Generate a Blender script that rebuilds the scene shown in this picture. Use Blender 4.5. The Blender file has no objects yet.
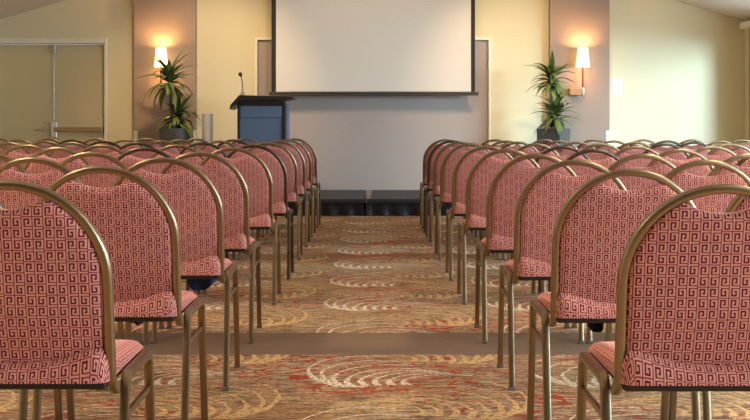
import bpy, bmesh, math, random
from mathutils import Vector, Matrix
random.seed(7)
SC = bpy.context.scene
COL = SC.collection
PI = math.pi

# ------------------------------------------------------------------ camera numbers
F, CX, CY, EYE = 1270.0, 370.0, 126.7, 0.985
def X(px, d): return (px - CX) * d / F
def Z(py, d): return EYE - (py - CY) * d / F
WALL = 16.2

# ------------------------------------------------------------------ node helpers
class V:
    """a value in a node tree, with arithmetic"""
    def __init__(s, nt, sock): s.nt, s.s = nt, sock
    def _m(s, op, *o, clamp=False):
        n = s.nt.nodes.new('ShaderNodeMath'); n.operation = op; n.use_clamp = clamp
        for i, a in enumerate((s,) + o):
            if isinstance(a, V): s.nt.links.new(a.s, n.inputs[i])
            else: n.inputs[i].default_value = a
        return V(s.nt, n.outputs[0])
    def __add__(s, o): return s._m('ADD', o)
    def __radd__(s, o): return s._m('ADD', o)
    def __sub__(s, o): return s._m('SUBTRACT', o)
    def __rsub__(s, o): return (s * -1.0) + o
    def __mul__(s, o): return s._m('MULTIPLY', o)
    def __rmul__(s, o): return s._m('MULTIPLY', o)
    def __truediv__(s, o): return s._m('DIVIDE', o)
    def floor(s): return s._m('FLOOR')
    def frac(s): return s._m('FRACT')
    def abs(s): return s._m('ABSOLUTE')
    def sin(s): return s._m('SINE')
    def mod(s, o): return s._m('FLOORED_MODULO', o)
    def gt(s, o): return s._m('GREATER_THAN', o)
    def lt(s, o): return s._m('LESS_THAN', o)
    def max(s, o): return s._m('MAXIMUM', o)
    def min(s, o): return s._m('MINIMUM', o)
    def smooth(s, a, b, lo=0.0, hi=1.0):
        n = s.nt.nodes.new('ShaderNodeMapRange'); n.interpolation_type = 'SMOOTHSTEP'
        s.nt.links.new(s.s, n.inputs[0])
        for i, k in enumerate((a, b, lo, hi)): n.inputs[i + 1].default_value = k
        return V(s.nt, n.outputs[0])

def sl(c):
    """0-255 display colour to linear"""
    def f(v):
        v /= 255.0
        return v / 12.92 if v <= 0.04045 else ((v + 0.055) / 1.055) ** 2.4
    return (f(c[0]), f(c[1]), f(c[2]), 1.0)

class Mat:
    def __init__(s, name, rough=0.6, metal=0.0, spec=0.5):
        s.m = bpy.data.materials.new(name); s.m.use_nodes = True
        s.nt = s.m.node_tree; s.nt.nodes.clear()
        s.b = s.nt.nodes.new('ShaderNodeBsdfPrincipled')
        o = s.nt.nodes.new('ShaderNodeOutputMaterial')
        s.out = o
        s.nt.links.new(s.b.outputs[0], o.inputs[0])
        s.b.inputs['Roughness'].default_value = rough
        s.b.inputs['Metallic'].default_value = metal
        s.b.inputs['Specular IOR Level'].default_value = spec
    def coord(s, kind='Object'):
        n = s.nt.nodes.new('ShaderNodeTexCoord'); return n.outputs[kind]
    def mapped(s, vec, scale):
        n = s.nt.nodes.new('ShaderNodeMapping'); n.inputs['Scale'].default_value = scale
        s.nt.links.new(vec, n.inputs[0]); return n.outputs[0]
    def xyz(s, vec):
        n = s.nt.nodes.new('ShaderNodeSeparateXYZ'); s.nt.links.new(vec, n.inputs[0])
        return [V(s.nt, n.outputs[i]) for i in range(3)]
    def noise(s, vec, scale, detail=2.0, rough=0.5, dist=0.0):
        n = s.nt.nodes.new('ShaderNodeTexNoise'); s.nt.links.new(vec, n.inputs['Vector'])
        n.inputs['Scale'].default_value = scale; n.inputs['Detail'].default_value = detail
        n.inputs['Roughness'].default_value = rough; n.inputs['Distortion'].default_value = dist
        return V(s.nt, n.outputs[0])
    def mix(s, f, a, b):
        n = s.nt.nodes.new('ShaderNodeMix'); n.data_type = 'RGBA'
        if isinstance(f, V): s.nt.links.new(f.s, n.inputs[0])
        else: n.inputs[0].default_value = f
        for i, c in ((6, a), (7, b)):
            if isinstance(c, tuple): n.inputs[i].default_value = c
            else: s.nt.links.new(c, n.inputs[i])
        return n.outputs[2]
    def color(s, c):
        if isinstance(c, tuple): s.b.inputs['Base Color'].default_value = c
        else: s.nt.links.new(c, s.b.inputs['Base Color'])
    def bump(s, h, strength=0.2, dist=0.002):
        n = s.nt.nodes.new('ShaderNodeBump'); s.nt.links.new(h.s, n.inputs['Height'])
        n.inputs['Strength'].default_value = strength; n.inputs['Distance'].default_value = dist
        s.nt.links.new(n.outputs[0], s.b.inputs['Normal'])

def plain(name, c, rough=0.6, metal=0.0, var=0.06, scale=8.0, bump=0.0, spec=0.5):
    m = Mat(name, rough, metal, spec)
    n = m.noise(m.coord(), scale, 4.0)
    a = sl(c); lo = tuple(v * (1 - var) for v in a[:3]) + (1,); hi = tuple(min(1, v * (1 + var)) for v in a[:3]) + (1,)
    m.color(m.mix(n, lo, hi))
    if bump: m.bump(m.noise(m.coord(), scale * 25, 3.0), bump, 0.001)
    return m.m

# ------------------------------------------------------------------ materials
def fabric():
    m = Mat('key_fabric', 0.85, 0.0, 0.25)
    u, v, _ = m.xyz(m.coord('UV'))
    cu, cv = u * (1 / 0.0224), v * (1 / 0.0240)
    iu, iv = cu.floor(), cv.floor()
    fu, fv = cu.frac(), cv.frac()
    flip = ((iu * 0.5).floor() + iv).mod(2.0)
    fv = fv + flip * (1.0 - 2.0 * fv)
    def rect(x0, x1, y0, y1):
        return ((fu - (x0 + x1) / 2).abs().lt((x1 - x0) / 2)) * ((fv - (y0 + y1) / 2).abs().lt((y1 - y0) / 2))
    thin = rect(.90, 1.0, 0, 1).max(rect(.14, 1, .08, .18)).max(rect(0, 1, .95, 1.0))
    bold = rect(.14, .30, .08, .85).max(rect(.14, .70, .70, .85)).max(rect(.54, .70, .33, .85)).max(rect(.43, .70, .33, .47))
    n = m.noise(m.coord('UV'), 9.0, 3.0)
    w = m.noise(m.coord('UV'), 700.0, 2.0)
    light = m.mix(n, sl((214, 158, 144)), sl((224, 170, 156)))
    c = m.mix(thin, light, sl((148, 48, 58)))
    c = m.mix(bold, c, sl((112, 12, 42)))
    c = m.mix(w.smooth(.35, .75, 0, .22), c, sl((120, 40, 45)))
    m.color(c)
    m.b.inputs['Sheen Weight'].default_value = 1.0
    m.b.inputs['Sheen Roughness'].default_value = 0.3
    m.b.inputs['Sheen Tint'].default_value = sl((255, 176, 160))
    m.bump(w, 0.25, 0.001)
    return m.m

def carpet():
    m = Mat('scroll_carpet', 0.95, 0.0, 0.1)
    co = m.coord()
    x, y, _ = m.xyz(co)
    n1 = m.noise(co, 1.6, 3.0)
    n2 = m.noise(co, 14.0, 5.0, 0.65)
    n3 = m.noise(co, 55.0, 3.0, 0.7)
    st = m.noise(m.mapped(co, (5.0, 26.0, 1.0)), 1.6, 4.0, 0.6)
    c = m.mix(st.smooth(.36, .62), sl((110, 88, 70)), sl((200, 174, 138)))
    c = m.mix(n2.smooth(.46, .66, 0, .55), c, sl((205, 172, 126)))
    c = m.mix(n1.smooth(.50, .66, 0, .4), c, sl((148, 88, 60)))
    # thin red and ochre squiggles
    sq = m.noise(m.mapped(co, (1.0, 1.5, 1.0)), 4.6, 2.5, 0.6, 0.8)
    redpatch = m.noise(co, 1.3, 2.0).smooth(.40, .56)
    sqf = (sq * 7.0).frac()
    red = ((sqf - .5).abs().lt(.13)) * redpatch
    c = m.mix(red * .9, c, sl((176, 58, 40)))
    och = ((sqf - .06).abs().lt(.06)) * (1.0 - redpatch)
    c = m.mix(och * .8, c, sl((206, 150, 82)))
    # feather scrolls: nested arcs leaving one point, thick at their tips
    wob = (m.noise(co, 7.0, 2.0) - .5) * .035
    def scroll(c, ox, oy, mirror, col, perx, pery):
        u = ((x - ox) / perx + .5).frac() * perx - perx / 2
        w = ((y - oy) / pery + .5).frac() * pery - pery / 2
        if mirror: u = u * -1.0
        u = u + wob; tot = None
        for i in range(8):
            f = i / 7
            ry = .33 - .19 * f; q = 1 - .62 * min(1.0, f * 2.2); yc = -.34 + .05 * f + q * ry
            left = -.25 + .38 * f; rx = .24 - .06 * f; xc = left + rx
            ex = (u - xc) * (1 / rx); ey = (w - yc) * (1 / ry)
            rho = (ex * ex + ey * ey)._m('SQRT')
            wid = w.smooth(-.34, yc + ry * .7, .017, .0045) * (1 / (.5 * (rx + ry)))
            k = (rho - 1.0).abs().lt(wid) * (u - xc - w.smooth(yc, yc + ry, 0.0, .10)).lt(.0) * w.gt(yc - q * ry)
            tot = k if tot is None else tot.max(k)
        msk = tot * n3.smooth(.32, .56, .25, 1.0)
        return m.mix(msk * .9, c, col)
    c = scroll(c, 0.0, 5.14, False, sl((238, 226, 202)), .90, 1.0)
    c = scroll(c, 0.32, 4.62, True, sl((226, 190, 130)), .90, 1.0)
    c = m.mix(n3.smooth(.34, .60, .50, 0), c, sl((60, 42, 32)))
    # plain brown band that runs across the room
    strip = (y - 5.78).abs().lt(.29)
    sc = m.mix(m.noise(m.mapped(co, (3.0, 20.0, 1.0)), 2.0, 4.0), sl((118, 98, 82)), sl((140, 116, 98)))
    c = m.mix(strip, c, sc)
    m.color(c)
    m.bump(n3, 0.5, 0.003)
    return m.m

def frame_metal(name, c, rough=0.32):
    m = Mat(name, rough, 1.0)
    n = m.noise(m.coord(), 30.0, 3.0)
    a = sl(c)
    m.color(m.mix(n, tuple(v * .9 for v in a[:3]) + (1,), tuple(min(1, v * 1.08) for v in a[:3]) + (1,)))
    return m.m

def leaf_mat():
    m = Mat('dracaena_leaf', 0.4, 0.0, 0.5)
    u, v, _ = m.xyz(m.coord('UV'))
    mid = (u - .5).abs().smooth(.30, .5)
    n = m.noise(m.coord(), 6.0, 2.0)
    c = m.mix(n, sl((62, 90, 48)), sl((128, 142, 76)))
    c = m.mix(mid * .5, c, sl((140, 160, 92)))
    m.color(c)
    return m.m

M = {}
M['fabric'] = fabric()
M['carpet'] = carpet()
M['gold'] = frame_metal('bronze_gold_metal', (156, 142, 114), 0.32)
M['dark_gold'] = frame_metal('dark_bronze_metal', (104, 98, 88), 0.32)
M['pan'] = plain('dark_seat_pan', (46, 36, 30), 0.6)
M['glide'] = plain('grey_glide', (104, 98, 92), 0.6)
M['yellow'] = plain('cream_yellow_paint', (234, 222, 184), 0.8, var=.03, scale=2, bump=.05)
M['mauve'] = plain('mauve_taupe_paint', (160, 140, 126), 0.85, var=.03, scale=2, bump=.05)
M['grey_wall'] = plain('warm_grey_panel', (182, 168, 160), 0.85, var=.02, scale=2)
M['curtain'] = plain('tan_shading_cloth', (206, 180, 132), 0.9, var=.05)
M['brown_wall'] = plain('brown_wall_paint', (96, 78, 66), 0.85)
M['cream'] = plain('cream_gloss_trim', (248, 240, 216), 0.45, var=.02)
M['door'] = plain('cream_door_paint', (222, 206, 162), 0.5, var=.02)
M['white'] = plain('white_trim', (236, 232, 222), 0.5, var=.02)
M['ceiling'] = plain('ceiling_paint', (222, 208, 194), 0.9, var=.02)
M['screen'] = plain('screen_cloth', (232, 224, 212), 0.9, var=.015, scale=3)
M['black'] = plain('black_border', (34, 30, 28), 0.7)
M['bar'] = plain('dark_screen_bar', (62, 54, 46), 0.4)
M['steel'] = plain('brushed_steel', (190, 184, 176), 0.28, 1.0, var=.05, scale=20)
M['chrome'] = plain('chrome', (220, 220, 222), 0.3, 1.0, var=.02)
M['silver'] = plain('silver_paint', (206, 208, 214), 0.45, 0.35)
M['brass'] = plain('worn_brass', (170, 148, 112), 0.3, 1.0)
M['lectern_blue'] = plain('blue_grey_laminate', (98, 124, 156), 0.35, var=.05, scale=5)
M['lectern_black'] = plain('black_laminate', (36, 32, 32), 0.4)
M['planter'] = plain('charcoal_planter', (74, 74, 76), 0.4, var=.12, scale=10)
M['soil'] = plain('soil', (60, 44, 32), 0.95, var=.3, scale=40)
M['trunk'] = plain('plant_trunk', (120, 96, 66), 0.85, var=.2, scale=30)
M['leaf'] = leaf_mat()
M['redwood'] = plain('red_stained_wood', (138, 52, 34), 0.4, var=.12, scale=20)
M['wood'] = plain('honey_wood', (186, 134, 78), 0.45, var=.12, scale=20)
M['stage_top'] = plain('stage_deck_vinyl', (50, 52, 58), 0.55, var=.08, scale=6)
M['skirt'] = plain('black_skirt_cloth', (30, 33, 46), 0.42, var=.15, scale=10)
M['tape'] = plain('tan_tape', (150, 132, 112), 0.6)
M['navy'] = plain('navy_lining_cloth', (24, 40, 84), 0.8, var=.2, scale=30)
M['black_cloth'] = plain('black_lining_cloth', (16, 15, 16), 0.9)
M['paper'] = plain('white_paper', (236, 238, 246), 0.8, var=.01)
M['ink'] = plain('pale_ink', (206, 212, 226), 0.8)
M['outside'] = plain('window_frame_white', (230, 228, 222), 0.5)
def shade_mat():
    m = Mat('lit_lamp_shade', 0.8)
    m.color(sl((255, 238, 205)))
    m.b.inputs['Emission Color'].default_value = (1.0, .66, .28, 1)
    m.b.inputs['Emission Strength'].default_value = 3.2
    return m.m
M['shade'] = shade_mat()
def glow(name, c, s):
    m = Mat(name, 0.5); m.color(sl(c))
    m.b.inputs['Emission Color'].default_value = sl(c); m.b.inputs['Emission Strength'].default_value = s
    return m.m
M['diffuser'] = glow('lamp_diffuser', (255, 226, 180), 4.0)
def glass():
    m = Mat('window_glass', 0.02)
    t = m.nt.nodes.new('ShaderNodeBsdfTransparent'); g = m.nt.nodes.new('ShaderNodeBsdfGlossy')
    g.inputs['Roughness'].default_value = 0.02
    mx = m.nt.nodes.new('ShaderNodeMixShader'); mx.inputs[0].default_value = 0.06
    m.nt.links.new(t.outputs[0], mx.inputs[1]); m.nt.links.new(g.outputs[0], mx.inputs[2])
    m.nt.links.new(mx.outputs[0], m.out.inputs[0])
    return m.m
M['glass'] = glass()

# ------------------------------------------------------------------ object helpers
def obj(name, bm, mat, parent=None, smooth=False, loc=None):
    me = bpy.data.meshes.new(name)
    bmesh.ops.recalc_face_normals(bm, faces=bm.faces)
    for f in bm.faces: f.smooth = smooth
    bm.to_mesh(me); bm.free()
    if smooth:
        try: me.set_sharp_from_angle(angle=math.radians(40))
        except Exception: pass
    me.materials.append(mat)
    o = bpy.data.objects.new(name, me); COL.objects.link(o)
    if parent: o.parent = parent
    if loc: o.location = loc
    return o
def thing(name, label, cat, loc=(0, 0, 0), rotz=0.0, group=None):
    o = bpy.data.objects.new(name, None); COL.objects.link(o)
    o.empty_display_size = .1
    o.location = loc; o.rotation_euler = (0, 0, rotz)
    o['label'] = label; o['category'] = cat
    if group: o['group'] = group
    return o
def tag(o, label, cat, group=None):
    o['label'] = label; o['category'] = cat
    if group: o['group'] = group
    return o
def struct(name, bm, mat, smooth=False):
    o = obj(name, bm, mat, None, smooth); o['kind'] = 'structure'; return o
def box(bm, x0, x1, y0, y1, z0, z1, bev=0.0):
    vs = [bm.verts.new((x, y, z)) for z in (z0, z1) for y in (y0, y1) for x in (x0, x1)]
    fs = [(0, 1, 3, 2), (4, 6, 7, 5), (0, 4, 5, 1), (2, 3, 7, 6), (0, 2, 6, 4), (1, 5, 7, 3)]
    faces = [bm.faces.new([vs[i] for i in f]) for f in fs]
    if bev:
        edges = list({e for f in faces for e in f.edges})
        bmesh.ops.bevel(bm, geom=edges, offset=bev, segments=2, affect='EDGES', profile=.5)
    return bm
def BX(*a, **k): return box(bmesh.new(), *a, **k)
def quad(bm, pts): return bm.faces.new([bm.verts.new(p) for p in pts])
def prism(bm, prof, y0, y1):
    """profile of (x, z) points pushed along y"""
    a = [bm.verts.new((x, y0, z)) for x, z in prof]; b = [bm.verts.new((x, y1, z)) for x, z in prof]
    n = len(prof)
    bm.faces.new(a); bm.faces.new(b[::-1])
    for i in range(n): bm.faces.new((a[i], a[(i + 1) % n], b[(i + 1) % n], b[i]))
    return bm
def lathe(bm, prof, n=24, c=(0, 0, 0), cap=True):
    rings = []
    for r, z in prof:
        rings.append([bm.verts.new((c[0] + r * math.cos(2 * PI * k / n), c[1] + r * math.sin(2 * PI * k / n), c[2] + z)) for k in range(n)])
    for a, b in zip(rings, rings[1:]):
        for k in range(n): bm.faces.new((a[k], a[(k + 1) % n], b[(k + 1) % n], b[k]))
    if cap:
        bm.faces.new(rings[0][::-1]); bm.faces.new(rings[-1])
    return bm
def rrect(w, h, r, n=3):
    """rounded rectangle section, half sizes w, h"""
    out = []
    for cx, cy, a0 in ((w - r, h - r, 0), (-w + r, h - r, 90), (-w + r, -h + r, 180), (w - r, -h + r, 270)):
        for k in range(n + 1):
            a = math.radians(a0 + 90 * k / n); out.append((cx + r * math.cos(a), cy + r * math.sin(a)))
    return out
def sweep(bm, pts, binorm, sec):
    """sweep a section along a planar path; section x runs along binorm, y along the in-plane normal"""
    bn = Vector(binorm).normalized(); pts = [Vector(p) for p in pts]; rings = []
    for i, p in enumerate(pts):
        t = (pts[min(i + 1, len(pts) - 1)] - pts[max(i - 1, 0)]).normalized()
        nn = bn.cross(t).normalized()
        rings.append([bm.verts.new(p + bn * a + nn * b) for a, b in sec])
    n = len(sec)
    for a, b in zip(rings, rings[1:]):
        for k in range(n): bm.faces.new((a[k], a[(k + 1) % n], b[(k + 1) % n], b[k]))
    bm.faces.new(rings[0][::-1]); bm.faces.new(rings[-1])
    return bm
def tube(bm, pts, r, n=8):
    pts = [Vector(p) for p in pts]; rings = []
    up = Vector((.3, .9, .31)).normalized()
    for i, p in enumerate(pts):
        t = (pts[min(i + 1, len(pts) - 1)] - pts[max(i - 1, 0)]).normalized()
        a = t.cross(up).normalized(); b = t.cross(a).normalized()
        rr = r[i] if isinstance(r, (list, tuple)) else r
        rings.append([bm.verts.new(p + a * rr * math.cos(2 * PI * k / n) + b * rr * math.sin(2 * PI * k / n)) for k in range(n)])
    for a, b in zip(rings, rings[1:]):
        for k in range(n): bm.faces.new((a[k], a[(k + 1) % n], b[(k + 1) % n], b[k]))
    bm.faces.new(rings[0][::-1]); bm.faces.new(rings[-1])
    return bm
def fillet(path, r, n=5):
    """round the inner corners of a polyline; returns points and, per corner, the index of its middle"""
    P = [Vector(p) for p in path]; out = [P[0]]; mids = []
    for i in range(1, len(P) - 1):
        a = (P[i - 1] - P[i]).normalized(); b = (P[i + 1] - P[i]).normalized()
        ang = a.angle(b); d = r / math.tan(ang / 2)
        c = P[i] + (a + b).normalized() * (r / math.sin(ang / 2))
        s = P[i] + a * d - c; e = P[i] + b * d - c
        tot = s.angle(e); ax = s.cross(e).normalized()
        for k in range(n + 1):
            out.append(c + Matrix.Rotation(tot * k / n, 3, ax) @ s)
        mids.append(len(out) - 1 - n // 2)
    out.append(P[-1]); return out, mids

# ------------------------------------------------------------------ the chair
HALF, TOPZ, ARC = 0.207, 0.858, 0.207      # hoop centre line
LEAN = 0.20
def hoop_y(z): return -LEAN * max(0.0, z - 0.45) * (0.75 + 0.5 * (z - 0.45))

def drape(U, W, a, b, r):
    """cloth coordinates to a rounded slab: returns x, y, drop"""
    eu = max(0.0, abs(U) - (a - r)); ew = max(0.0, abs(W) - (b - r))
    e = math.hypot(eu, ew)
    x = min(abs(U), a - r); y = min(abs(W), b - r); drop = 0.0
    if e > 1e-9:
        th = min(e / r, PI / 2); off = r * math.sin(th)
        x += off * eu / e; y += off * ew / e
        drop = r * (1 - math.cos(th)) + max(0.0, e - r * PI / 2)
    return math.copysign(x, U), math.copysign(y, W), drop

def seat_mesh():
    bm = bmesh.new(); uv = bm.loops.layers.uv.new('UVMap')
    a, b, r = .207, .240, .031
    ext = r * PI / 2 - r + .014
    nx, ny = 30, 30
    g = []
    for j in range(ny + 1):
        row = []
        for i in range(nx + 1):
            fu = 2 * i / nx - 1; fw = 2 * j / ny - 1
            U = fu * (a + ext); W = fw * (b + ext)
            eu = max(0.0, abs(U) - (a - r)); ew = max(0.0, abs(W) - (b - r))
            e = math.hypot(eu, ew); lim = r + ext
            if e > lim:                                    # pull cloth corners in so the hem is level
                U = math.copysign((a - r) + eu * lim / e, U) if eu else U
                W = math.copysign((b - r) + ew * lim / e, W) if ew else W
            x, y, d = drape(U, W, a, b, r)
            crown = .014 * (1 - (x / a) ** 2) * (1 - (y / b) ** 2)
            z = .461 + crown - d - .010 * y / b
            z += .088 * max(0.0, -y / b - .3) * (abs(x) / a) ** 2 * max(0.0, 1 - d / .05)   # the rear corners puff up round the hoop
            v = bm.verts.new((x, .195 + y, max(z, .4345)))
            row.append((v, (U + .5, W + .5)))
        g.append(row)
    for j in range(ny):
        for i in range(nx):
            q = (g[j][i], g[j][i + 1], g[j + 1][i + 1], g[j + 1][i])
            f = bm.faces.new([k[0] for k in q])
            for l, k in zip(f.loops, q): l[uv].uv = k[1]
    # underside
    rim = [g[0][i][0] for i in range(nx)] + [g[j][nx][0] for j in range(ny)] + \
          [g[ny][i][0] for i in range(nx, 0, -1)] + [g[j][0][0] for j in range(ny, 0, -1)]
    try: bm.faces.new(rim)
    except Exception: pass
    return bm

def back_mesh():
    """upholstered pad filling the hoop, dipped along its top; thick and rounded at the rim"""
    bm = bmesh.new(); uv = bm.loops.layers.uv.new('UVMap')
    hw = HALF - .008
    zc = TOPZ - ARC
    ra = ARC - .008
    def top(x):
        arch = zc + math.sqrt(max(0.0, ra * ra - x * x)) if abs(x) < ra else zc
        t = min(1.0, abs(x) / .125)
        dip = TOPZ - .053 + .050 * t * t
        return min(arch, dip)
    nx, nz = 34, 26
    zb = .448
    fr, bk = [], []
    for j in range(nz + 1):
        rf, rb = [], []
        for i in range(nx + 1):
            s = 2 * i / nx - 1
            x = hw * math.copysign(abs(math.sin(s * PI / 2)) ** .9, s)
            zt = top(x)
            f = j / nz
            f = .5 - .5 * math.cos(PI * f) if True else f
            z = zb + (zt - zb) * f
            edge = min(hw - abs(x), z - zb, zt - z)
            if abs(x) > 1e-6 and z > zc: edge = min(edge, max(0.0, ra - math.hypot(x, z - zc)))
            th = .017 * math.sqrt(max(0.0, 1 - (1 - min(1.0, edge / .022)) ** 2))
            y = hoop_y(z)
            k_ = min(1.0, max(0.0, (z - .46) / .12)); y += .014 * (1 - k_)
            dish = -.010 * k_ * (1 - (x / hw) ** 2)             # the pad bows a little towards the rear
            rb.append((bm.verts.new((x, y + dish - th - .002, z)), (x + .5, z)))
            rf.append((bm.verts.new((x, y + dish * .3 + th + .010, z)), (x + .5, z)))
        fr.append(rf); bk.append(rb)
    def face(q):
        vs = [k[0] for k in q]
        if len({tuple(round(c, 6) for c in v.co) for v in vs}) < 3: return
        f = bm.faces.new(vs)
        for l, k in zip(f.loops, q): l[uv].uv = k[1]
    for g in (bk, fr):
        for j in range(nz):
            for i in range(nx):
                face((g[j][i], g[j][i + 1], g[j + 1][i + 1], g[j + 1][i]))
    for j in range(nz):
        face((bk[j][0], fr[j][0], fr[j + 1][0], bk[j + 1][0])); face((bk[j][nx], fr[j][nx], fr[j + 1][nx], bk[j + 1][nx]))
    for i in range(nx):
        face((bk[0][i], fr[0][i], fr[0][i + 1], bk[0][i + 1])); face((bk[nz][i], fr[nz][i], fr[nz][i + 1], bk[nz][i + 1]))
    return bm

def hoop_mesh():
    pts = []
    for k in range(5): pts.append((-HALF, .045 - .012 * k, .408 + .002 * k * k))
    zc = TOPZ - ARC
    for k in range(1, 9):
        z = .44 + (zc - .44) * k / 8; pts.append((-HALF, hoop_y(z) - .003, z))
    for k in range(1, 32):
        a = PI - PI * k / 32; z = zc + ARC * math.sin(a); pts.append((HALF * math.cos(a), hoop_y(z) - .003, z))
    for k in range(8, 0, -1):
        z = .44 + (zc - .44) * k / 8; pts.append((HALF, hoop_y(z) - .003, z))
    for k in range(4, -1, -1): pts.append((HALF, .045 - .012 * k, .408 + .002 * k * k))
    P = [Vector(p) for p in pts]
    bm = bmesh.new(); sec = rrect(.0125, .0105, .0068, 3); rings = []
    n0 = None
    for i, p in enumerate(P):
        t = (P[min(i + 1, len(P) - 1)] - P[max(i - 1, 0)]).normalized()
        # in-plane outward direction: x outwards on the sides, up along the arch
        rad = Vector((p.x, 0, p.z - zc)) if p.z > zc else Vector((p.x, 0, 0))
        rad = (rad - t * rad.dot(t)).normalized()
        dep = t.cross(rad).normalized()
        rings.append([bm.verts.new(p + dep * a + rad * b) for a, b in sec])
    n = len(sec)
    for a, b in zip(rings, rings[1:]):
        for k in range(n): bm.faces.new((a[k], a[(k + 1) % n], b[(k + 1) % n], b[k]))
    bm.faces.new(rings[0][::-1]); bm.faces.new(rings[-1])
    return bm

LX = .2195
def make_chair(metal):
    t = thing('banquet_chair', 'chair', 'chair', group='banquet chairs in rows facing the screen')
    obj('seat', seat_mesh(), M['fabric'], t, True)
    obj('backrest', back_mesh(), M['fabric'], t, True)
    obj('back_hoop', hoop_mesh(), metal, t, True)
    bm = BX(-.200, .200, -.022, .42, .417, .434, bev=.005)
    obj('seat_pan', bm, M['pan'], t)
    sec = rrect(.011, .011, .004, 2)
    for s in (-1, 1):
        x = s * LX
        path, mids = fillet([(x, .030, .012), (x, .100, .423), (x, .392, .423), (x, .478, .012)], .036, 6)
        a, b = mids[0] , mids[1]
        a1 = a + 3; b0 = b - 3
        rear = path[:a1 + 1]; rail = path[a1:b0 + 1]; front = path[b0:]
        for nm, pp in (('leg', rear), ('side_rail', rail), ('leg', front)):
            o = obj(nm, sweep(bmesh.new(), pp, (1, 0, 0), sec), metal, t, True)
            if nm == 'leg':
                foot = pp[0] if pp is rear else pp[-1]
                g = BX(foot.x - .0125, foot.x + .0125, foot.y - .0125, foot.y + .0125, 0.0, .0135, bev=.003)
                obj('glide', g, M['glide'], o)
        obj('stretcher', sweep(bmesh.new(), [(x, .092, .335), (x, .408, .335)], (1, 0, 0), rrect(.005, .008, .002, 2)), metal, t, True)
    return t
def dup(root):
    r = root.copy(); COL.objects.link(r)
    for ch in list(root.children):
        c = ch.copy(); COL.objects.link(c); c.parent = r
        for g in list(ch.children):
            d = g.copy(); COL.objects.link(d); d.parent = c
    return r

protos = {'gold': make_chair(M['gold']), 'dark': make_chair(M['dark_gold'])}
used = {'gold': False, 'dark': False}
ROWS = [2.75, 3.70, 4.72, 5.74, 7.00, 8.10, 9.35, 10.40, 11.30, 12.30]
HL = [.550, .549, .541, .543, .533, .524, .530, .526, .518, .512]
HR = [.529, .526, .533, .524, .526, .521, .515, .513, .508, .510]
COUNT = [1, 2, 2, 3, 4, 4, 5, 6, 7, 7]
DARK = {(-1, 5, 0), (-1, 4, 1), (-1, 6, 1), (-1, 6, 2), (-1, 8, 4), (-1, 8, 1), (-1, 7, 3), (1, 8, 0), (1, 4, 1), (1, 5, 1), (1, 6, 3), (1, 7, 4), (1, 4, 3), (1, 8, 4)}
NTH = ['nearest', 'second nearest', 'third nearest', 'fourth nearest', 'fifth nearest', 'sixth nearest', 'seventh nearest', 'third farthest', 'second farthest', 'farthest']
SEATN = ['aisle seat', 'second seat from aisle', 'third seat from aisle', 'fourth seat from aisle', 'fifth seat from aisle', 'sixth seat from aisle', 'seventh seat from aisle']
placed = {}
for r, d in enumerate(ROWS):
    for s in (-1, 1):
        for k in range(COUNT[r]):
            kind = 'dark' if (s, r, k) in DARK else 'gold'
            if not used[kind]: o = protos[kind]; used[kind] = True
            else: o = dup(protos[kind])
            cx = s * ((HL if s < 0 else HR)[r] + .2175 + .475 * k)
            j = 0 if k == 0 else 1
            o.location = (cx + random.uniform(-.004, .004) * j, d + random.uniform(-.012, .012) * j, 0)
            o.rotation_euler = (0, 0, math.radians(random.uniform(-.5, .5)))
            o.scale = (1, 1, 1.006 if s < 0 else .996)
            o['label'] = '%s-framed red patterned chair %s of aisle, %s row, %s' % ('dark bronze' if kind == 'dark' else 'gold', 'left' if s < 0 else 'right', NTH[r], SEATN[k])
            placed[(s, r, k)] = o
# loose lining hanging under three of the seats
def lining(parent, x0, x1, y, z0, drop, mat, label, seed):
    rnd = random.Random(seed); bm = bmesh.new(); n, mrows = 14, 6; g = []
    for side in (0, 1):
        gg = []
        for j in range(mrows + 1):
            row = []
            for i in range(n + 1):
                f = i / n; x = x0 + (x1 - x0) * f
                dp = drop * (.35 + .65 * math.sin(PI * min(1, f * .85 + .12)) ** .8) * (j / mrows)
                row.append(bm.verts.new((x, y + .018 * math.sin(f * 11 + seed) * j / mrows + side * (.012 + .02 * math.sin(PI * f)), z0 - dp)))
            gg.append(row)
        g.append(gg)
    for gg in g:
        for j in range(mrows):
            for i in range(n): bm.faces.new((gg[j][i], gg[j][i + 1], gg[j + 1][i + 1], gg[j + 1][i]))
    a, b = g
    for i in range(n):
        bm.faces.new((a[0][i], b[0][i], b[0][i + 1], a[0][i + 1])); bm.faces.new((a[mrows][i], b[mrows][i], b[mrows][i + 1], a[mrows][i + 1]))
    for j in range(mrows):
        bm.faces.new((a[j][0], b[j][0], b[j + 1][0], a[j + 1][0])); bm.faces.new((a[j][n], b[j][n], b[j + 1][n], a[j + 1][n]))
    o = obj('loose_lining', bm, mat, parent, True); o['label'] = label
lining(placed[(-1, 2, 0)], .055, .165, .16, .416, .064, M['navy'], 'navy lining hanging loose under the seat', 2)
lining(placed[(-1, 1, 0)], .03, .09, .16, .416, .036, M['navy'], 'navy lining hanging loose under the seat', 5)
lining(placed[(1, 1, 0)], -.075, -.020, .20, .416, .064, M['black_cloth'], 'black lining hanging loose under the seat', 3)

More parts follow.
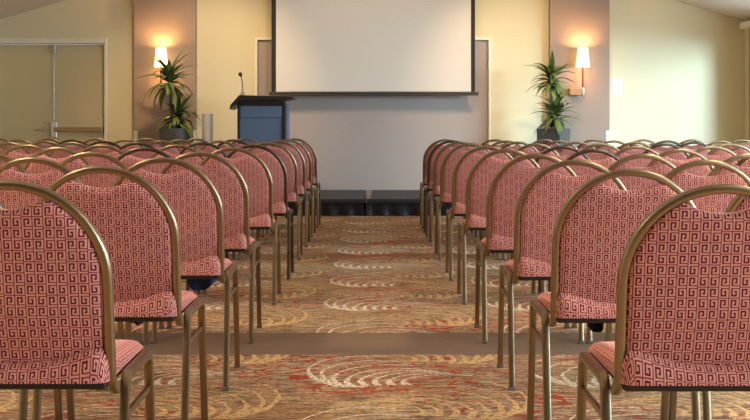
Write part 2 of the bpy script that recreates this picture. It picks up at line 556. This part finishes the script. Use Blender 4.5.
# ------------------------------------------------------------------ the room
XL, XR, YB = -4.86, 4.78, -3.2
SLOPE = .29
ZC0 = Z(0, WALL); XC0 = 303 / F * WALL
def ceil_z(x): return ZC0 + SLOPE * (XC0 - abs(x))
bm = bmesh.new(); quad(bm, [(XL, YB, 0), (XR, YB, 0), (XR, WALL + .1, 0), (XL, WALL + .1, 0)]); struct('floor', bm, M['carpet'])
bm = prism(bmesh.new(), [(XL - .1, ceil_z(XL - .1)), (0, ceil_z(0)), (XR + .1, ceil_z(XR + .1)), (XR + .1, ceil_z(XR + .1) + .12), (0, ceil_z(0) + .12), (XL - .1, ceil_z(XL - .1) + .12)], YB - .1, WALL + .1)
struct('ceiling', bm, M['ceiling'])
# back wall, the panel opening in its middle
PX0, PX1, PZ = X(257.5, WALL), X(488.5, WALL), Z(40, WALL)
def gable(x0, x1, z0, y, mat, name, th=.15):
    xs = [x0] + ([0] if x0 < 0 < x1 else []) + [x1]
    prof = [(x0, z0), (x1, z0)] + [(x, ceil_z(x) + .05) for x in reversed(xs)]
    return struct(name, prism(bmesh.new(), prof, y, y + th), mat)
DX1 = X(104.5, WALL); DZ = Z(43.5, WALL)
bm = bmesh.new()
def gprism(bm, x0, x1, z0):
    xs = [x0] + ([0] if x0 < 0 < x1 else []) + [x1]
    prism(bm, [(x0, z0), (x1, z0)] + [(x, ceil_z(x) + .05) for x in reversed(xs)], WALL, WALL + .15)
gprism(bm, XL - .1, DX1, DZ); gprism(bm, DX1, PX0, 0); gprism(bm, PX0, PX1, PZ); gprism(bm, PX1, XR + .1, 0)
struct('wall_back', bm, M['yellow'])
struct('wall_panel', BX(PX0 - .02, PX1 + .02, WALL + .03, WALL + .12, 0, PZ + .02), M['grey_wall'])
# trim round the panel
bm = bmesh.new(); w = .03
box(bm, PX0 - w, PX0, WALL - .018, WALL + .05, 0, PZ + w); box(bm, PX1, PX1 + w, WALL - .018, WALL + .05, 0, PZ + w); box(bm, PX0, PX1, WALL - .018, WALL + .05, PZ, PZ + w)
struct('trim_1', bm, M['cream'])
# pilasters
PD = WALL - .13
def pilaster(name, p0, p1):
    x0, x1 = X(p0, PD), X(p1, PD)
    prof = [(x0, 0), (x1, 0), (x1, ceil_z(x1) + .05), (x0, ceil_z(x0) + .05)]
    struct(name, prism(bmesh.new(), prof, PD, WALL), M['mauve'])
    return x0, x1
pl0, pl1 = pilaster('wall_pilaster_left', 134, 195.5)
pr0, pr1 = pilaster('wall_pilaster_right', 550, 609.5)
# white corner guards at the foot of the pilasters
for n, (x0, x1, h) in enumerate(((pl0 - .004, pl0 + .045, Z(130.5, PD)), (pl1 - .03, pl1 + .004, Z(130, PD)), (pr1 - .045, pr1 + .004, Z(130.5, PD)))):
    struct('trim_%d' % (n + 2), BX(x0, x1, PD - .006, PD + .06, 0, h), M['white'])
# side walls: the right one has tall windows
zl, zr = ceil_z(XL), ceil_z(XR)
struct('wall_left', BX(XL - .15, XL, YB, WALL, 0, zl + .06), M['yellow'])
struct('wall_front', BX(XL - .15, XR + .15, YB - .15, YB, 0, ceil_z(0)), M['brown_wall'])
WIN = [(-1.6, .6), (1.5, 3.7), (4.6, 6.8), (7.7, 9.9), (11.0, 15.2)]
S0, S1 = .75, 2.08
bm = bmesh.new()
box(bm, XR, XR + .15, YB, WALL, 0, S0); box(bm, XR, XR + .15, YB, WALL, S1, zr + .06)
ys = [YB] + [v for w_ in WIN for v in w_] + [WALL]
for i in range(0, len(ys), 2): box(bm, XR, XR + .15, ys[i], ys[i + 1], S0, S1)
struct('wall_right', bm, M['yellow'])
for i, (a, b) in enumerate(WIN):
    bm = bmesh.new(); q = .05
    box(bm, XR + .04, XR + .12, a, a + q, S0, S1); box(bm, XR + .04, XR + .12, b - q, b, S0, S1)
    box(bm, XR + .04, XR + .12, a + q, b - q, S0, S0 + q); box(bm, XR + .04, XR + .12, a + q, b - q, S1 - q, S1)
    box(bm, XR + .05, XR + .11, (a + b) / 2 - .02, (a + b) / 2 + .02, S0 + q, S1 - q)
    fr = struct('window_%d' % (i + 1), bm, M['outside'])
    p = obj('pane', BX(XR + .075, XR + .083, a + q, b - q, S0 + q, S1 - q), M['glass'], fr)
# curtain pelmet on the right wall
pe = obj('curtain_pelmet', BX(XR - .10, XR - .002, 4.0, WALL - .12, 2.22, 2.30, bev=.006), M['cream'])
tag(pe, 'cream curtain pelmet along the top of the right wall', 'pelmet')
cu = bmesh.new(); n = 34  # added curtain, nearly out of view, shades the back wall's right corner
fr_ = [(XR - .068 + .055 * math.sin(i * 1.15), 15.25 + .42 * i / n) for i in range(n + 1)]
for k, (za, zb_) in enumerate(((.06, 2.215),)):
    A = [[cu.verts.new((x + q, y, z)) for x, y in fr_] for q in (0, .008) for z in (za, zb_)]
    for i in range(n):
        cu.faces.new((A[0][i], A[0][i + 1], A[1][i + 1], A[1][i])); cu.faces.new((A[2][i], A[2][i + 1], A[3][i + 1], A[3][i]))
        cu.faces.new((A[1][i], A[1][i + 1], A[3][i + 1], A[3][i])); cu.faces.new((A[0][i], A[0][i + 1], A[2][i + 1], A[2][i]))
    for i in (0, n): cu.faces.new((A[0][i], A[1][i], A[3][i], A[2][i]))
tag(obj('curtain', cu, M['curtain'], None, True), 'added tan curtain shading the corner under the right wall pelmet', 'curtain')
# baseboards
bm = bmesh.new(); box(bm, X(108, WALL), pl0 - .005, WALL - .015, WALL, 0, .1); struct('baseboard_left', bm, M['cream'])
bm = bmesh.new(); box(bm, pr1 + .005, XR, WALL - .015, WALL, 0, .1); struct('baseboard_right', bm, M['cream'])

# ------------------------------------------------------------------ double door
bm = bmesh.new()
cz = Z(38, WALL); c1 = X(107.5, WALL)
box(bm, DX1, c1, WALL - .025, WALL + .12, 0, cz, bev=.006); box(bm, XL + .002, DX1, WALL - .025, WALL + .12, DZ, cz, bev=.006)
struct('trim_5', bm, M['cream'])
mid = X(50, WALL)
yd = WALL + .05
d1 = struct('door_1', BX(XL + .01, mid - .004, yd, yd + .045, .01, DZ - .008, bev=.003), M['door'])
d2 = struct('door_2', BX(mid + .004, DX1 - .008, yd, yd + .045, .01, DZ - .008, bev=.003), M['door'])
# lever handle on the left leaf
bm = bmesh.new(); lx, lz = X(44, WALL), Z(130, WALL)
tube(bm, [(lx, yd, lz), (lx, yd - .045, lz)], .012, 10); tube(bm, [(lx, yd - .045, lz), (lx - .12, yd - .045, lz)], .009, 10)
tube(bm, [(lx, yd - .012, lz), (lx, yd, lz)], .03, 16)
tube(bm, [(lx, yd - .012, lz + .09), (lx, yd, lz + .09)], .018, 14)
obj('door_handle', bm, M['steel'], d1, True)
# panic bar and vertical rod on the right leaf
bx0, bx1, bz = X(54, WALL), X(104, WALL) - .012, Z(129.7, WALL)
obj('push_bar', BX(bx0, bx1, yd - .085, yd - .035, bz - .028, bz + .03, bev=.006), M['brass'], d2)
bm = bmesh.new(); box(bm, bx0 - .035, bx0 + .04, yd - .07, yd, bz - .10, bz + .10, bev=.006); box(bm, bx1 - .05, bx1 - .002, yd - .06, yd, bz - .035, bz + .035, bev=.005)
obj('latch_case', bm, M['chrome'], d2)
rx = X(53.5, WALL)
bm = bmesh.new(); tube(bm, [(rx, yd - .03, bz + .09), (rx, yd - .03, DZ - .1)], .006, 8); tube(bm, [(rx, yd - .03, 1.45), (rx, yd - .03, 1.47)], .014, 10)
obj('vertical_rod', bm, M['chrome'], d2, True)
obj('top_latch', BX(rx - .025, rx + .025, yd - .05, yd, DZ - .13, DZ - .012, bev=.005), M['steel'], d2)

# ------------------------------------------------------------------ projection screen
sd = 15.95
t = thing('projection_screen', 'large white projection screen with black side borders hanging above the stage', 'screen', (X(373.5, sd), sd, 0))
ox = t.location.x
zt = 3.02
def sx(p): return X(p, sd) - ox
zb = Z(92.3, sd)
obj('screen_surface', BX(sx(276), sx(471), -.004, .004, zb + .01, zt), M['screen'], t)
for p0, p1 in ((271.5, 276), (471, 475)):
    obj('side_border', BX(sx(p0), sx(p1), -.006, .006, zb + .005, zt), M['black'], t)
for q in (-1.15, 1.15):
    obj('hanger', BX(q - .01, q + .01, 0, .02, zt + .13, ceil_z(abs(q) + abs(ox)) + .01), M['steel'], t)
obj('bottom_bar', BX(sx(269), sx(478.5), -.03, .03, Z(95.4, sd), Z(92.2, sd) + .002, bev=.006), M['bar'], t)
obj('roller_case', BX(sx(266), sx(481), -.09, .12, zt - .02, zt + .14, bev=.02), M['white'], t)

# ------------------------------------------------------------------ stage
sy0, sy1, sz = 14.0, 16.0, Z(199, 14.0)
seam = X(366, 14.0)
def stage(x0, x1, label):
    t = thing('stage_platform', label, 'stage', ((x0 + x1) / 2, (sy0 + sy1) / 2, 0), 0, 'skirted stage platforms')
    hx = (x1 - x0) / 2; hy = (sy1 - sy0) / 2
    obj('deck', BX(-hx, hx, -hy, hy, sz - .045, sz, bev=.006), M['stage_top'], t)
    # pleated cloth skirt round the deck
    bm = bmesh.new(); rnd = random.Random(len(label))
    per = []
    def run(a, b, nrm):
        L = (Vector(b) - Vector(a)).length; n = int(L / .022)
        ph = 0.0
        for i in range(n):
            f = i / n; p = Vector(a).lerp(Vector(b), f)
            ph += .022 * rnd.uniform(14, 52)
            per.append((p, Vector(nrm), ph))
    run((-hx, -hy), (hx, -hy), (0, -1)); run((hx, -hy), (hx, hy), (1, 0)); run((hx, hy), (-hx, hy), (0, 1)); run((-hx, hy), (-hx, -hy), (-1, 0))
    K = 6; rows = []
    for k in range(K + 1):
        f = k / K
        rows.append([bm.verts.new((p.x + n.x * (-.024 + (.006 + .022 * math.sin(ph)) * f), p.y + n.y * (-.024 + (.006 + .022 * math.sin(ph)) * f), (sz - .046) * (1 - f) + .004 * f)) for p, n, ph in per])
    N = len(per)
    for a, b in zip(rows, rows[1:]):
        for i in range(N): bm.faces.new((a[i], a[(i + 1) % N], b[(i + 1) % N], b[i]))
    obj('skirt', bm, M['skirt'], t, True)
    return t
s1 = stage(-1.80, seam - .006, 'low black skirted stage platform left of the seam, under the screen')
s2 = stage(seam + .006, 1.95, 'low black skirted stage platform right of the seam, under the screen')
bm = bmesh.new(); hx2 = (1.95 - seam - .006) / 2
vs = [(-hx2 + .004, -.998, sz + .0005), (-hx2 + .04, -.998, sz + .0005), (-hx2 + .07, .9, sz + .0005), (-hx2 + .004, .9, sz + .0005)]
a = [bm.verts.new(v) for v in vs]; b = [bm.verts.new((v[0], v[1], v[2] + .003)) for v in vs]
bm.faces.new(a); bm.faces.new(b[::-1])
for i in range(4): bm.faces.new((a[i], a[(i + 1) % 4], b[(i + 1) % 4], b[i]))
o = obj('seam_strip', bm, M['tape'], s2); o['label'] = 'tan strip along the seam of the deck'

# ------------------------------------------------------------------ lectern (standing on the stage)
ld = 14.7
t = thing('lectern', 'blue-grey and black lectern with sloped black top left of the screen', 'lectern', (X(262.5, ld), ld, sz))
ox = t.location.x
def lx(p): return X(p, ld) - ox
def lz(p): return Z(p, ld) - sz
hb = lz(106)
obj('front_panel', BX(lx(240), lx(282), .0, .03, .03, hb - .02, bev=.004), M['lectern_blue'], t)
obj('front_panel', BX(lx(240.5), lx(281.5), -.02, .0, lz(117.5), hb, bev=.006), M['lectern_blue'], t)
bm = bmesh.new(); box(bm, lx(237.5), lx(240), -.02, .05, 0, hb + .03, bev=.004); box(bm, lx(282), lx(285.5), -.02, .05, 0, hb + .05, bev=.004)
obj('post', bm, M['lectern_black'], t)
obj('side_panel', BX(lx(237.6), lx(239.6), .05, .52, .02, hb + .02), M['lectern_blue'], t)
obj('side_panel', BX(lx(284.2), lx(286.8), .05, .52, .02, hb + .02), M['lectern_blue'], t)
obj('base', BX(lx(237.5), lx(287), -.03, .54, 0, .05, bev=.006), M['lectern_black'], t)
prof = [(lx(230.5), lz(109.5)), (lx(241), lz(100.5)), (lx(285), lz(100.5)), (lx(294), lz(99)), (lx(293.5), lz(97)), (lx(286), lz(96.5)), (lx(240), lz(95.3)), (lx(231.5), lz(105))]
obj('top', prism(bmesh.new(), prof, -.10, .50), M['lectern_black'], t)
obj('apron', BX(lx(240), lx(283), .0, .45, hb - .005, lz(100.4)), M['lectern_black'], t)
mx = lx(240.8)
bm = bmesh.new(); lathe(bm, [(.028, 0), (.028, .02), (.014, .05), (.011, .10), (.006, .105)], 14, (mx, .2, lz(95.6)))
mb = obj('microphone_base', bm, M['steel'], t, True)
pts = [(mx - .004 * k, .2 - .004 * k, lz(95.6) + .10 + k * .0245) for k in range(6)]
pts = [(mx - .0004 * k * k, .2 - .001 * k * k, lz(95.6) + .10 + k * .022) for k in range(7)]
obj('microphone_stem', tube(bmesh.new(), pts, .0055, 8), M['pan'], t, True)
e = pts[-1]
obj('microphone_head', tube(bmesh.new(), [(e[0], e[1], e[2] - .005), (e[0] - .003, e[1] - .006, e[2] + .005), (e[0] - .006, e[1] - .012, e[2] + .02), (e[0] - .012, e[1] - .022, e[2] + .034), (e[0] - .015, e[1] - .026, e[2] + .04)], [.008, .018, .024, .020, .006], 12), M['lectern_black'], t, True)

# silver column beside it
cd = 15.3
t = thing('display_post', 'slim silver upright column between potted plant and lectern', 'post', (X(207.7, cd), cd, 0))
rr = 5.4 * cd / F; ht = Z(113.5, cd)
obj('column', lathe(bmesh.new(), [(rr, .02), (rr, ht - .015)], 28), M['silver'], t, True)
obj('cap', lathe(bmesh.new(), [(rr * 1.01, ht - .02), (rr * 1.01, ht - .004), (rr * .9, ht)], 28), M['silver'], t, True)
obj('base', lathe(bmesh.new(), [(rr * 1.7, 0), (rr * 1.7, .015), (rr * 1.1, .03)], 28), M['steel'], t, True)

# ------------------------------------------------------------------ wall lamps
def sconce(pcx, label, arm):
    y = PD
    yc = PD - .13
    cx = X(pcx, yc)
    z0, z1 = Z(67, yc), Z(48, yc)
    t = thing('wall_lamp', label, 'lamp', (cx, y, Z(92, yc)), 0, 'wall lamps on the pilasters')
    bz = t.location.z
    # tapering shade, open at both ends
    bm = bmesh.new(); n = 32; r0, r1 = 7.0 * yc / F, 4.9 * yc / F
    prof = [(r0, z0 - bz), (r1, z1 - bz), (r1 - .004, z1 - bz), (r0 - .004, z0 - bz)]
    rings = [[bm.verts.new((r * math.cos(2 * PI * k / n), -.13 + r * math.sin(2 * PI * k / n), z)) for k in range(n)] for r, z in prof]
    for a, b in zip(rings, rings[1:] + rings[:1]):
        for k in range(n): bm.faces.new((a[k], a[(k + 1) % n], b[(k + 1) % n], b[k]))
    obj('lamp_shade', bm, M['shade'], t, True)
    bm = lathe(bmesh.new(), [(.013, Z(89, yc) - bz), (.013, Z(66, yc) - bz)], 14, (0, -.13, 0))
    obj('stem', bm, M['redwood'], t, True)
    bm = lathe(bmesh.new(), [(.017, Z(96, yc) - bz), (.020, Z(95.5, yc) - bz), (.020, Z(88.5, yc) - bz), (.014, Z(88, yc) - bz)], 16, (0, -.13, 0))
    obj('collar', bm, M['chrome'], t, True)
    obj('bracket', BX(min(arm * .165, arm * .016), max(arm * .165, arm * .016), -.150, 0, Z(95, yc) - bz, Z(88.5, yc) - bz, bev=.006), M['wood'], t)
    obj('bulb', lathe(bmesh.new(), [(.012, Z(66, yc) - bz), (.028, Z(62, yc) - bz), (.028, Z(59, yc) - bz), (.008, Z(56.5, yc) - bz)], 14, (0, -.13, 0)), M['diffuser'], t, True)
    L = bpy.data.lights.new('sconce_bulb', 'POINT'); L.energy = 11.0; L.color = (1.0, .56, .22); L.shadow_soft_size = .03
    lo = bpy.data.objects.new('sconce_bulb', L); COL.objects.link(lo); lo.location = (cx, yc, Z(50.5, yc))
    L = bpy.data.lights.new('sconce_glow', 'POINT'); L.energy = 1.6; L.color = (1.0, .56, .22); L.shadow_soft_size = .03
    lo = bpy.data.objects.new('sconce_glow', L); COL.objects.link(lo); lo.location = (cx, yc, Z(67.5, yc))
sconce(161, 'lit wall lamp on left pilaster, half hidden behind plant', 1)
sconce(582.8, 'lit wall lamp with red stem and wooden bracket on right pilaster', -1)

# ------------------------------------------------------------------ plants
def crown(bm, c, L, n, seed, wid=.033):
    uvl = bm.loops.layers.uv.verify(); rnd = random.Random(seed)
    for i in range(n):
        az = i * 2.39996 + rnd.uniform(-.3, .3); f = (i + .5) / n
        el = math.radians(66 - 74 * f + rnd.uniform(-20, 20))
        ln = L * rnd.uniform(.55, 1.12); droop = rnd.uniform(.5, 1.3) * (.7 + .3 * f)
        hd = Vector((math.cos(az), math.sin(az), 0)); side = Vector((-math.sin(az), math.cos(az), 0))
        p = Vector(c) + Vector((0, 0, -.16 * f + .02)) ; ang = el; S = 9; st = ln / S; prev = None
        for k in range(S + 1):
            t = k / S
            w = wid * (.35 + .65 * math.sin(PI * min(1, t * 1.5 + .12) / 1.0 if t < .25 else PI / 2)) * (1 - max(0, t - .45) / .55) ** .8
            tang = hd * math.cos(ang) + Vector((0, 0, math.sin(ang))); nr = side.cross(tang)
            cur = (p - side * w + nr * w * .35, p.copy(), p + side * w + nr * w * .35)
            vs = [bm.verts.new(v) for v in cur]
            if prev:
                for a in (0, 1):
                    fc = bm.faces.new((prev[a], prev[a + 1], vs[a + 1], vs[a]))
                    uu = (0, .5) if a == 0 else (.5, 1)
                    for l, q in zip(fc.loops, ((uu[0], t), (uu[1], t), (uu[1], t), (uu[0], t))): l[uvl].uv = q
            prev = vs
            p = p + tang * st; ang -= droop * st / ln * 1.7
    return bm
def plant(name, label, d, base_px, planter, crowns, trunks, seed):
    cx = X(base_px, d)
    t = thing(name, label, 'plant', (cx, d, 0), 0, 'potted dracaenas beside the stage')
    top = Z(128.5, d)
    if planter == 'round':
        R = 17 * d / F
        prof = [(R * .72, 0), (R * .78, .02), (R * .95, top * .7), (R, top - .05), (R, top), (R * .9, top), (R * .88, top - .05), (R * .3, top - .055)]
        obj('planter', lathe(bmesh.new(), prof, 40), M['planter'], t, True)
        obj('soil', lathe(bmesh.new(), [(R * .87, top - .055), (R * .86, top - .042), (R * .3, top - .030)], 24), M['soil'], t)
    else:
        a = .152
        bm = bmesh.new()
        o_ = [[( s1_ * q, s2_ * q) for s1_, s2_ in ((-1, -1), (1, -1), (1, 1), (-1, 1))] for q in (a * .8, a, a, a * .88, a * .88)]
        zz = [0, top - .02, top, top, top - .06]
        rings = [[bm.verts.new((x, y, z)) for x, y in r] for r, z in zip(o_, zz)]
        for r0, r1 in zip(rings, rings[1:]):
            for k in range(4): bm.faces.new((r0[k], r0[(k + 1) % 4], r1[(k + 1) % 4], r1[k]))
        bm.faces.new(rings[0][::-1]); bm.faces.new(rings[-1])
        o = obj('planter', bm, M['planter'], t); o.rotation_euler = (0, 0, math.radians(-33))
        o = obj('soil', BX(-a * .86, a * .86, -a * .86, a * .86, top - .059, top - .04, bev=.006), M['soil'], t); o.rotation_euler = (0, 0, math.radians(-33))
    for (px0, py0), (px1, py1), r0 in trunks:
        P0 = Vector((X(px0, d) - cx, 0, Z(py0, d))); P1 = Vector((X(px1, d) - cx, .02, Z(py1, d)))
        pts = [P0.lerp(P1, k / 8) + Vector((.008 * math.sin(k * 1.3), .008 * math.cos(k), 0)) for k in range(9)]
        obj('trunk', tube(bmesh.new(), pts, r0, 10), M['trunk'], t, True)
    for i, (px, py, L, n) in enumerate(crowns):
        bm = crown(bmesh.new(), (X(px, d) - cx, .0, Z(py, d)), L, n, seed + i)
        obj('crown', bm, M['leaf'], t, True)
plant('potted_dracaena', 'two-crowned green plant in round grey planter before left pilaster', 15.3, 176, 'round',
      [(169, 76, .40, 58), (178, 112, .36, 54)], [((173, 131), (169, 76), .016), ((177, 131), (178, 112), .014)], 11)
plant('potted_dracaena', 'two-crowned green plant in square grey planter before right pilaster', 15.3, 553.5, 'square',
      [(552, 75, .38, 54), (555, 111, .35, 54)], [((552, 131), (551.5, 76), .016), ((556, 131), (554.5, 111), .014)], 31)

# ------------------------------------------------------------------ notice on the right wall
nd = WALL
t = thing('paper_notice', 'small white paper notice taped to the right wall', 'notice', (X(617, nd), nd, Z(86.5, nd)))
hx, hz = 5 * nd / F, 8.5 * nd / F
obj('sheet', BX(-hx, hx, -.003, .001, -hz, hz), M['paper'], t)
bm = bmesh.new(); n = 20
pr = [[bm.verts.new((r * math.cos(2 * PI * k / n), -.0045, .045 + r * math.sin(2 * PI * k / n))) for k in range(n)] for r in (.026, .018)]
for k in range(n): bm.faces.new((pr[0][k], pr[0][(k + 1) % n], pr[1][(k + 1) % n], pr[1][k]))
for k in range(6): box(bm, -.042, .042 - .012 * (k % 3), -.0045, -.0030, -.015 - .013 * k, -.010 - .013 * k)
obj('print', bm, M['ink'], t)

# ------------------------------------------------------------------ ceiling lights (warm, unseen lamps with no fixtures modelled)
def area(name, loc, rot, sx_, sy_, e, col):
    L = bpy.data.lights.new(name, 'AREA'); L.shape = 'RECTANGLE'; L.size = sx_; L.size_y = sy_; L.energy = e; L.color = col
    o = bpy.data.objects.new(name, L); COL.objects.link(o); o.location = loc; o.rotation_euler = rot; return o
def spot(name, loc, target, e, ang, col, blend=.8, soft=.08):
    L = bpy.data.lights.new(name, 'SPOT'); L.energy = e; L.spot_size = math.radians(ang); L.spot_blend = blend; L.color = col; L.shadow_soft_size = soft
    o = bpy.data.objects.new(name, L); COL.objects.link(o); o.location = loc
    o.rotation_euler = (Vector(target) - Vector(loc)).to_track_quat('-Z', 'Y').to_euler(); return o
WARM = (1.0, .82, .60)
for x in (-2.6, 2.6):
    for y in (-.2, 3.0, 6.2, 9.4, 12.6):
        if y < 8: e, c = 56, WARM
        else: e, c = (14, WARM) if x > 0 else (19, (1.0, .70, .36))
        area('ceiling_lamp', (x, y, ceil_z(x) - .06), (0, 0, 0), .9, .9, e, c).data.spread = math.radians(125)
for x in (-2.0, 1.9):
    spot('stage_spot', (x, 13.6, ceil_z(x) - .08), (x, WALL, 1.35), 170, 64, (1.0, .69, .37))
spot('stage_spot', (0, 12.2, ceil_z(0) - .1), (0, WALL, 1.5), 150, 56, (1.0, .82, .62))  # unseen central spot, added to brighten the screen
DAY = (.66, .86, 1.0)
for (a, b), e in zip(WIN, (170, 170, 150, 110, 110)):
    area('window_daylight', (XR + .30, (a + b) / 2, (S0 + S1) / 2), (0, math.radians(68), 0), S1 - S0, b - a, e, DAY)
# open sky seen through the last window, from the front right
sky = area('window_daylight', (XR + 2.0, 9.4, 2.3), (0, 0, 0), 1.5, 1.2, 720, (.50, .79, 1.0))
sky.rotation_euler = (Vector((2.6, 16.2, 1.2)) - sky.location).to_track_quat('-Z', 'Y').to_euler()

w = bpy.data.worlds.new('World'); SC.world = w; w.use_nodes = True
bg = w.node_tree.nodes['Background']; bg.inputs[0].default_value = (.75, .86, 1.0, 1); bg.inputs[1].default_value = 1.0

# ------------------------------------------------------------------ camera and view
cam = bpy.data.cameras.new('Camera'); co = bpy.data.objects.new('Camera', cam); COL.objects.link(co)
co.location = (0, 0, EYE); co.rotation_euler = (PI / 2, 0, 0)
cam.sensor_width = 36; cam.lens = 36 * F / 750; cam.shift_x = (375 - CX) / 750; cam.shift_y = -(210 - CY) / 750
cam.clip_start = .05; cam.clip_end = 100
SC.camera = co
vs = SC.view_settings; vs.view_transform = 'Standard'; vs.look = 'None'; vs.gamma = 1.0; vs.exposure = 0.18; vs.use_curve_mapping = False
